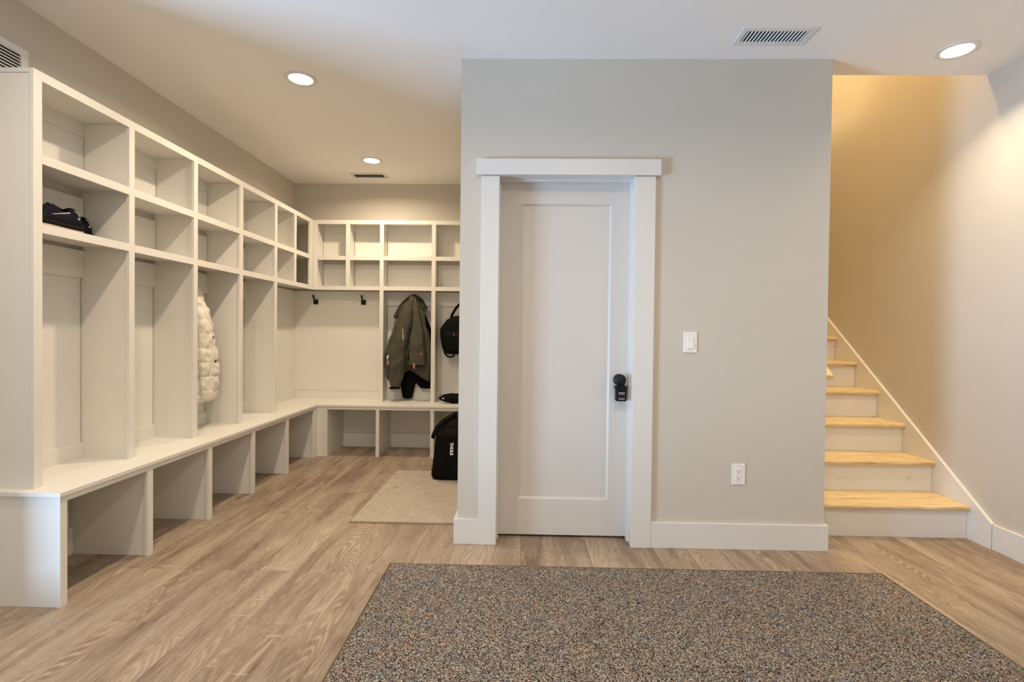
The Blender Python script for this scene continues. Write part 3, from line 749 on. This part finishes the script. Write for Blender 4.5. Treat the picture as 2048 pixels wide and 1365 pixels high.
bm = B(); tube(bm, [(-.70, 4.0, .335), (-.69, 4.0, .37), (-.665, 4.0, .42), (-.62, 4.0, .468), (-.565, 4.0, .505), (-.52, 4.0, .53)], .011, 8, 2.0)
build('strap', bm, M['blacknylon'], bag, smooth=True)
bm = text_bm('THULE', .034, lambda a, b_, c: (-.545 + b_ * .92, 3.9575 - c, .262 - a * .93), bold=.0022)
build('lettering', bm, M['marking'], bag)

mt = thing('door_mat', (-.72, 3.66, 0), 'beige mat with carved leaf pattern on the locker aisle floor', 'mat')
mx0, mx1, my0, my1 = -1.045, -.385, 3.075, 4.245
build('pile', boxes((mx0 + .006, mx1 - .006, my0 + .006, my1 - .006, .001, .011), bevel=.003), M['mat'], mt)
bm = boxes((mx0, mx0 + .006, my0, my1, 0.0005, .0115), (mx1 - .006, mx1, my0, my1, 0.0005, .0115), (mx0 + .006, mx1 - .006, my0, my0 + .006, 0.0005, .0115), (mx0 + .006, mx1 - .006, my1 - .006, my1, 0.0005, .0115))
build('binding', bm, M['matedge'], mt)

rg = thing('area_rug', (.56, 1.6, 0), 'large dark flecked rug on the floor in front of the door', 'rug')
rx0, rx1, ry0, ry1 = -.652, 1.772, .75, 2.530
bm = B(); box(bm, rx0 + .008, rx1 - .008, ry0 + .008, ry1 - .008, .001, .011, .003)
build('pile', bm, M['rug'], rg)
bm = B()
P = [(rx0 + .006, ry0 + .006), (rx1 - .006, ry0 + .006), (rx1 - .006, ry1 - .006), (rx0 + .006, ry1 - .006)]
for i in range(4):
    a, b_ = P[i], P[(i + 1) % 4]
    tube(bm, [(a[0], a[1], .0062), (b_[0], b_[1], .0062)], .0058, 10)
build('binding', bm, M['binding'], rg, smooth=True)

# ------------------------------------------------------------------ wall devices
sw = thing('light_switch', (.9125, YW, 1.128), 'white rocker light switch on the wall right of the door', 'switch')
build('plate', boxes((.876, .949, YW - .007, YW, 1.071, 1.185), bevel=.003), M['plastic'], sw)
build('frame', boxes((.895, .930, YW - .0085, YW - .006, 1.094, 1.162), bevel=.0008), M['plastic'], sw)
bm = B(); prism(bm, [(YW - .0075, 1.096), (YW - .0155, 1.096), (YW - .0105, 1.128), (YW - .010, 1.160), (YW - .0075, 1.160)], 'x', .8965, .9285)
build('rocker', bm, M['plastic'], sw)
for z in (1.177, 1.079):
    bm = B(); lathe(bm, [(.0005, 0), (.003, 0), (.003, -.0012), (.0005, -.0015)], (.9125, YW - .0072, z), 'y', 12); build('screw', bm, M['vent'], sw)
ol = thing('wall_outlet', (1.185, YW, .409), 'white duplex outlet low on the wall right of the door', 'outlet')
build('plate', boxes((1.1485, 1.2215, YW - .007, YW, .352, .466), bevel=.003), M['plastic'], ol)
build('receptacle', boxes((1.168, 1.202, YW - .0095, YW - .006, .376, .442), bevel=.001), M['plastic'], ol)
for z in (.426, .393):
    bm = boxes((1.1765, 1.1785, YW - .0099, YW - .0090, z - .003, z + .006), (1.1905, 1.1925, YW - .0099, YW - .0090, z - .003, z + .005))
    lathe(bm, [(.0003, 0), (.0026, 0), (.0026, .0006), (.0003, .0006)], (1.185, YW - .0099, z - .0095), 'y', 12)
    build('socket_slots', bm, M['slot'], ol)
for z in (.458, .360):
    bm = B(); lathe(bm, [(.0005, 0), (.003, 0), (.003, -.0012), (.0005, -.0015)], (1.185, YW - .0072, z), 'y', 12); build('screw', bm, M['vent'], ol)

# key lock box hanging from the knob
LX, LZ, LY = .551, .836, YD - .040
lbx = thing('key_lock_box', (LX, LY, LZ - .04), 'black combination key box hanging from the door knob', 'lock box')
bm = B(); box(bm, LX - .029, LX + .032, LY - .022, LY + .022, LZ - .043, LZ + .030, .007); build('case', bm, M['blackplastic'], lbx, smooth=False)
bm = B(); box(bm, LX - .034, LX + .034, LY - .024, LY + .024, LZ + .026, LZ + .042, .005); build('cap', bm, M['blackplastic'], lbx)
bm = B(); pts = [(LX - .022, LY - .002, LZ + .04), (LX - .022, LY - .002, LZ + .07)] + [(LX + .022 * math.cos(a), LY - .002, LZ + .073 + .022 * math.sin(a)) for a in [PI - PI * k / 10 for k in range(11)]] + [(LX + .022, LY - .002, LZ + .07), (LX + .022, LY - .002, LZ + .04)]
tube(bm, pts, .0028, 10); build('shackle', bm, M['steel'], lbx, smooth=True)
bm = B()
for i in range(4):
    xx = LX - .013 + i * .0085
    box(bm, xx, xx + .0052, LY - .0232, LY - .0218, LZ + .001, LZ + .0075); box(bm, xx + .001, xx + .0042, LY - .0232, LY - .0218, LZ - .006, LZ - .001)
build('dials', bm, M['silver'], lbx)
bm = B()
for i in range(6): box(bm, LX - .015 + i * .0058, LX - .015 + i * .0058 + .0042, LY - .0230, LY - .0218, LZ - .031, LZ - .0275)
build('small_lettering', bm, M['marking'], lbx)
bm = B(); tube(bm, [(LX - .019 + i * .003, LY - .0222, LZ - .0205 + .0036 * math.sin(i * 1.9)) for i in range(13)], .0009, 6)
build('red_script', bm, M['redmark'], lbx)

# ------------------------------------------------------------------ ceiling fittings
def register(name, x0, x1, y0, y1, label, n):
    t = thing(name, ((x0 + x1) / 2, (y0 + y1) / 2, CEIL), label, 'vent', 'white slotted ceiling registers')
    bw = .028; z1_ = CEIL; z0_ = CEIL - .008
    def sl(bm, a, b_):   # bevelled frame bar
        box(bm, a[0], b_[0], a[1], b_[1], z0_, z1_, .002)
    bm = B(); sl(bm, (x0, y0), (x1, y0 + bw)); sl(bm, (x0, y1 - bw), (x1, y1)); sl(bm, (x0, y0 + bw), (x0 + bw, y1 - bw)); sl(bm, (x1 - bw, y0 + bw), (x1, y1 - bw))
    build('frame', bm, M['vent'], t)
    build('duct_shade', boxes((x0 + bw, x1 - bw, y0 + bw, y1 - bw, CEIL - .0012, CEIL - .0002)), M['duct_shade'], t)  # flat dark sheet painted as the shade inside the register
    bm = B(); W_ = (x1 - x0 - 2 * bw)
    for k in range(n):
        xx = x0 + bw + (k + .5) * W_ / n
        prism(bm, [(xx - .0022, CEIL - .0015), (xx - .0008, CEIL - .0015), (xx + .0030, CEIL - .0070), (xx + .0016, CEIL - .0070)], 'y', y0 + bw, y1 - bw)
    build('louvres', bm, M['vent'], t)
    for xs_ in (x0 + .014, x1 - .014):
        bm = B(); lathe(bm, [(.0005, 0), (.003, 0), (.003, -.001), (.0005, -.0015)], (xs_, (y0 + y1) / 2, z0_), 'z', 10)
        build('screw', bm, M['silver'], t)
register('ceiling_vent', 1.054, 1.412, 2.523, 2.676, 'white slotted ceiling vent above the door wall', 17)
register('ceiling_vent', -1.660, -1.318, 4.820, 4.972, 'white slotted ceiling vent above the back lockers', 17)

gr = thing('wall_grille', (XL, 2.05, 2.36), 'white louvred return air grille above the near end of the lockers', 'vent')
gy0, gy1, gz0, gz1 = 1.93, 2.356, 2.262, 2.452
bm = B()
for b in ((gy0, gy1, gz1 - .03, gz1), (gy0, gy1, gz0, gz0 + .015), (gy0, gy0 + .034, gz0 + .015, gz1 - .03), (gy1 - .034, gy1, gz0 + .015, gz1 - .03)): box(bm, XL, XL + .012, b[0], b[1], b[2], b[3], .002)
build('frame', bm, M['vent'], gr)
build('duct_shade', boxes((XL + .0002, XL + .001, gy0 + .034, gy1 - .034, gz0 + .015, gz1 - .03)), M['duct_shade'], gr)  # dark sheet in place of the grille's shaded cavity
bm = B()
for k in range(10):
    z = gz0 + .022 + k * .0145
    prism(bm, [(XL + .0015, z + .012), (XL + .0025, z + .012), (XL + .011, z + .002), (XL + .011, z)], 'y', gy0 + .034, gy1 - .034)
build('louvres', bm, M['vent'], gr)

def area(name, loc, size, power, col, rot=(0, 0, 0), shape='DISK', size_y=None, spread=PI):
    l = bpy.data.lights.new(name, 'AREA'); l.shape = shape; l.size = size; l.energy = power; l.color = col; l.spread = spread
    if size_y: l.size_y = size_y
    o = bpy.data.objects.new(name, l); C.objects.link(o); o.location = loc; o.rotation_euler = rot
    return o

WARM = (1.0, 0.80, 0.56)
def downlight(x, y, label, power=1.0, spread=160):
    t = thing('downlight', (x, y, CEIL), label, 'ceiling light', 'recessed ceiling lights')
    bm = B(); lathe(bm, [(.092, 0), (.092, -.003), (.088, -.006), (.072, -.007), (.068, -.004), (.066, -.001)], (x, y, CEIL), 'z', 48)
    build('trim_ring', bm, M['vent'], t, smooth=True)
    bm = B(); lathe(bm, [(.0005, -.004), (.03, -.0038), (.055, -.003), (.066, -.0012)], (x, y, CEIL), 'z', 40)
    build('lens', bm, M['lens'], t, smooth=True, label='glowing white lens')
    a = area('downlight_lamp', (x, y, CEIL - .009), .085, POWER * power, WARM, spread=math.radians(spread)); a.visible_camera = True
POWER = 17.4
downlight(-1.337, 3.035, 'recessed ceiling light above the middle of the long locker run')
downlight(-1.340, 4.470, 'recessed ceiling light nearest the back wall vent')
downlight(2.238, 2.730, 'recessed ceiling light in front of the stairs', 0.42, 118)
downlight(-1.337, 1.600, 'recessed ceiling light above the near end of the lockers')
for x, y, p in ((.45, 1.05, 1.0), (2.238, 1.30, .6), (.45, -.9, .3), (2.238, -.6, .3), (-1.337, -.2, .3)):  # the weak ones behind the camera are added for ambient light
    downlight(x, y, 'unseen recessed ceiling light of the near half of the room', p)

# ------------------------------------------------------------------ stairs
R_, T_ = .1945, .258
Y1 = 3.000                      # first nosing
SX0, SX1 = XBR + .002, 2.598
st = thing('staircase', (2.1, Y1, 0), 'straight stairs of pine treads and white risers', 'stairs')
NST = 9
for n in range(1, NST + 1):
    yn = Y1 + (n - 1) * T_; zt = n * R_
    bm = B(); box(bm, SX0, SX1 - .001, yn + .027, yn + .042, zt - R_ + (.0 if n == 1 else .001), zt - .030)
    build('riser', bm, M['riser'], st)
    bm = B()
    prof = [(yn + .013 - .013 * math.cos(a), zt - .015 + .015 * math.sin(a)) for a in [-PI / 2 + PI * k / 8 for k in range(9)]]
    prism(bm, prof + [(yn + T_ + .028, zt), (yn + T_ + .028, zt - .030)], 'x', SX0, SX1 - .001)
    off = random.uniform(0, 30)
    o = build('tread', bm, M['pine'], st)
# skirt boards
for x0, x1 in ((2.5985, XR - .0005),):
    ye = 5.6
    bm = B(); prism(bm, [(2.872, 0), (2.872, .142), (ye, .142 + (ye - 2.872) * R_ / T_), (ye, (ye - 2.872) * R_ / T_ - .32), (3.10, 0)], 'x', x0, x1, .001)
    build('skirt_board', bm, M['riser'], st)
hr = thing('handrail', (1.76, 3.0, .92), 'plain pine handrail end peeking past the wall corner over the stairs', 'handrail')
bm = B(); sl_ = R_ / T_
ya, yb = 3.0, 5.1
za = .928
sec = []
W_, H_ = .088, .030
prof = []
for cx_, cz_, a0_ in ((W_ / 2 - .012, H_ / 2 - .012, 0), (-W_ / 2 + .012, H_ / 2 - .012, 90), (-W_ / 2 + .012, -H_ / 2 + .012, 180), (W_ / 2 - .012, -H_ / 2 + .012, 270)):
    for k in range(5):
        a = math.radians(a0_ + 22.5 * k); prof.append((cx_ + .012 * math.cos(a), cz_ + .012 * math.sin(a)))
v0 = [bm.verts.new((1.762 + p[0], ya, za + p[1])) for p in prof]; v1 = [bm.verts.new((1.762 + p[0], yb, za + (yb - ya) * sl_ + p[1])) for p in prof]
bm.faces.new(v0); bm.faces.new(list(reversed(v1)))
for i in range(len(prof)): j = (i + 1) % len(prof); bm.faces.new((v0[i], v0[j], v1[j], v1[i]))
build('rail', bm, M['pine'], hr, smooth=False)
for y in (3.25, 4.2):
    z = za + (y - ya) * sl_ - .014
    bm = B(); tube(bm, [(1.655, y, z - .06), (1.70, y, z - .06), (1.74, y, z - .035), (1.755, y, z + .01)], .008, 10)
    build('bracket', bm, M['black'], hr, smooth=True)

# ------------------------------------------------------------------ daylight, front fill and stair lamps
def aim(o, target):
    d = Vector(target) - o.location; o.rotation_euler = d.to_track_quat('-Z', 'Y').to_euler()
DAY = (0.45, 0.68, 0.98)
d1 = area('daylight_left', (-5.4, -.15, .05), 1.4, 420, DAY, shape='SQUARE'); aim(d1, (-2.0, 1.55, 1.2))
d2 = area('fill_front', ((WX0 + WX1) / 2, YF - .35, 1.6), 3.3, 28, (1.0, 0.90, 0.70), shape='RECTANGLE', size_y=1.4); aim(d2, (.25, 3, 1.3))  # soft fill light placed outside the added rear window
u1 = area('stair_lamp_upper', (1.85, 3.75, 4.95), .3, 74, (1.0, 0.68, 0.31)); 
u2 = area('stair_lamp_hall', (1.15, 4.75, 3.0), .2, 14, (1.0, 0.70, 0.36)); aim(u2, (2.6, 4.1, 2.0))

w = bpy.data.worlds.new('World'); bpy.context.scene.world = w; w.use_nodes = True
w.node_tree.nodes['Background'].inputs['Color'].default_value = (0.75, 0.86, 1.0, 1); w.node_tree.nodes['Background'].inputs['Strength'].default_value = 0.75

# ------------------------------------------------------------------ camera
cam = bpy.data.cameras.new('camera'); co = bpy.data.objects.new('camera', cam); C.objects.link(co)
cam.sensor_width = 36.0; cam.lens = 18.0; cam.clip_start = .02
yaw, pitch, roll = 0.021314675650045745, -0.014405288278986128, 0.0115
Rm = Matrix.Rotation(yaw, 3, 'Z') @ Matrix.Rotation(PI / 2 + pitch, 3, 'X') @ Matrix.Rotation(roll, 3, 'Z')
co.matrix_world = Matrix.Translation((0, 0, 1.164)) @ Rm.to_4x4()
S = bpy.context.scene; S.camera = co
S.view_settings.view_transform = 'Standard'; S.view_settings.look = 'None'; S.view_settings.gamma = 1.0; S.view_settings.use_curve_mapping = False
S.view_settings.exposure = 0.0
S.cycles.use_denoising = True; S.cycles.max_bounces = 10; S.cycles.diffuse_bounces = 8; S.cycles.sample_clamp_indirect = 8
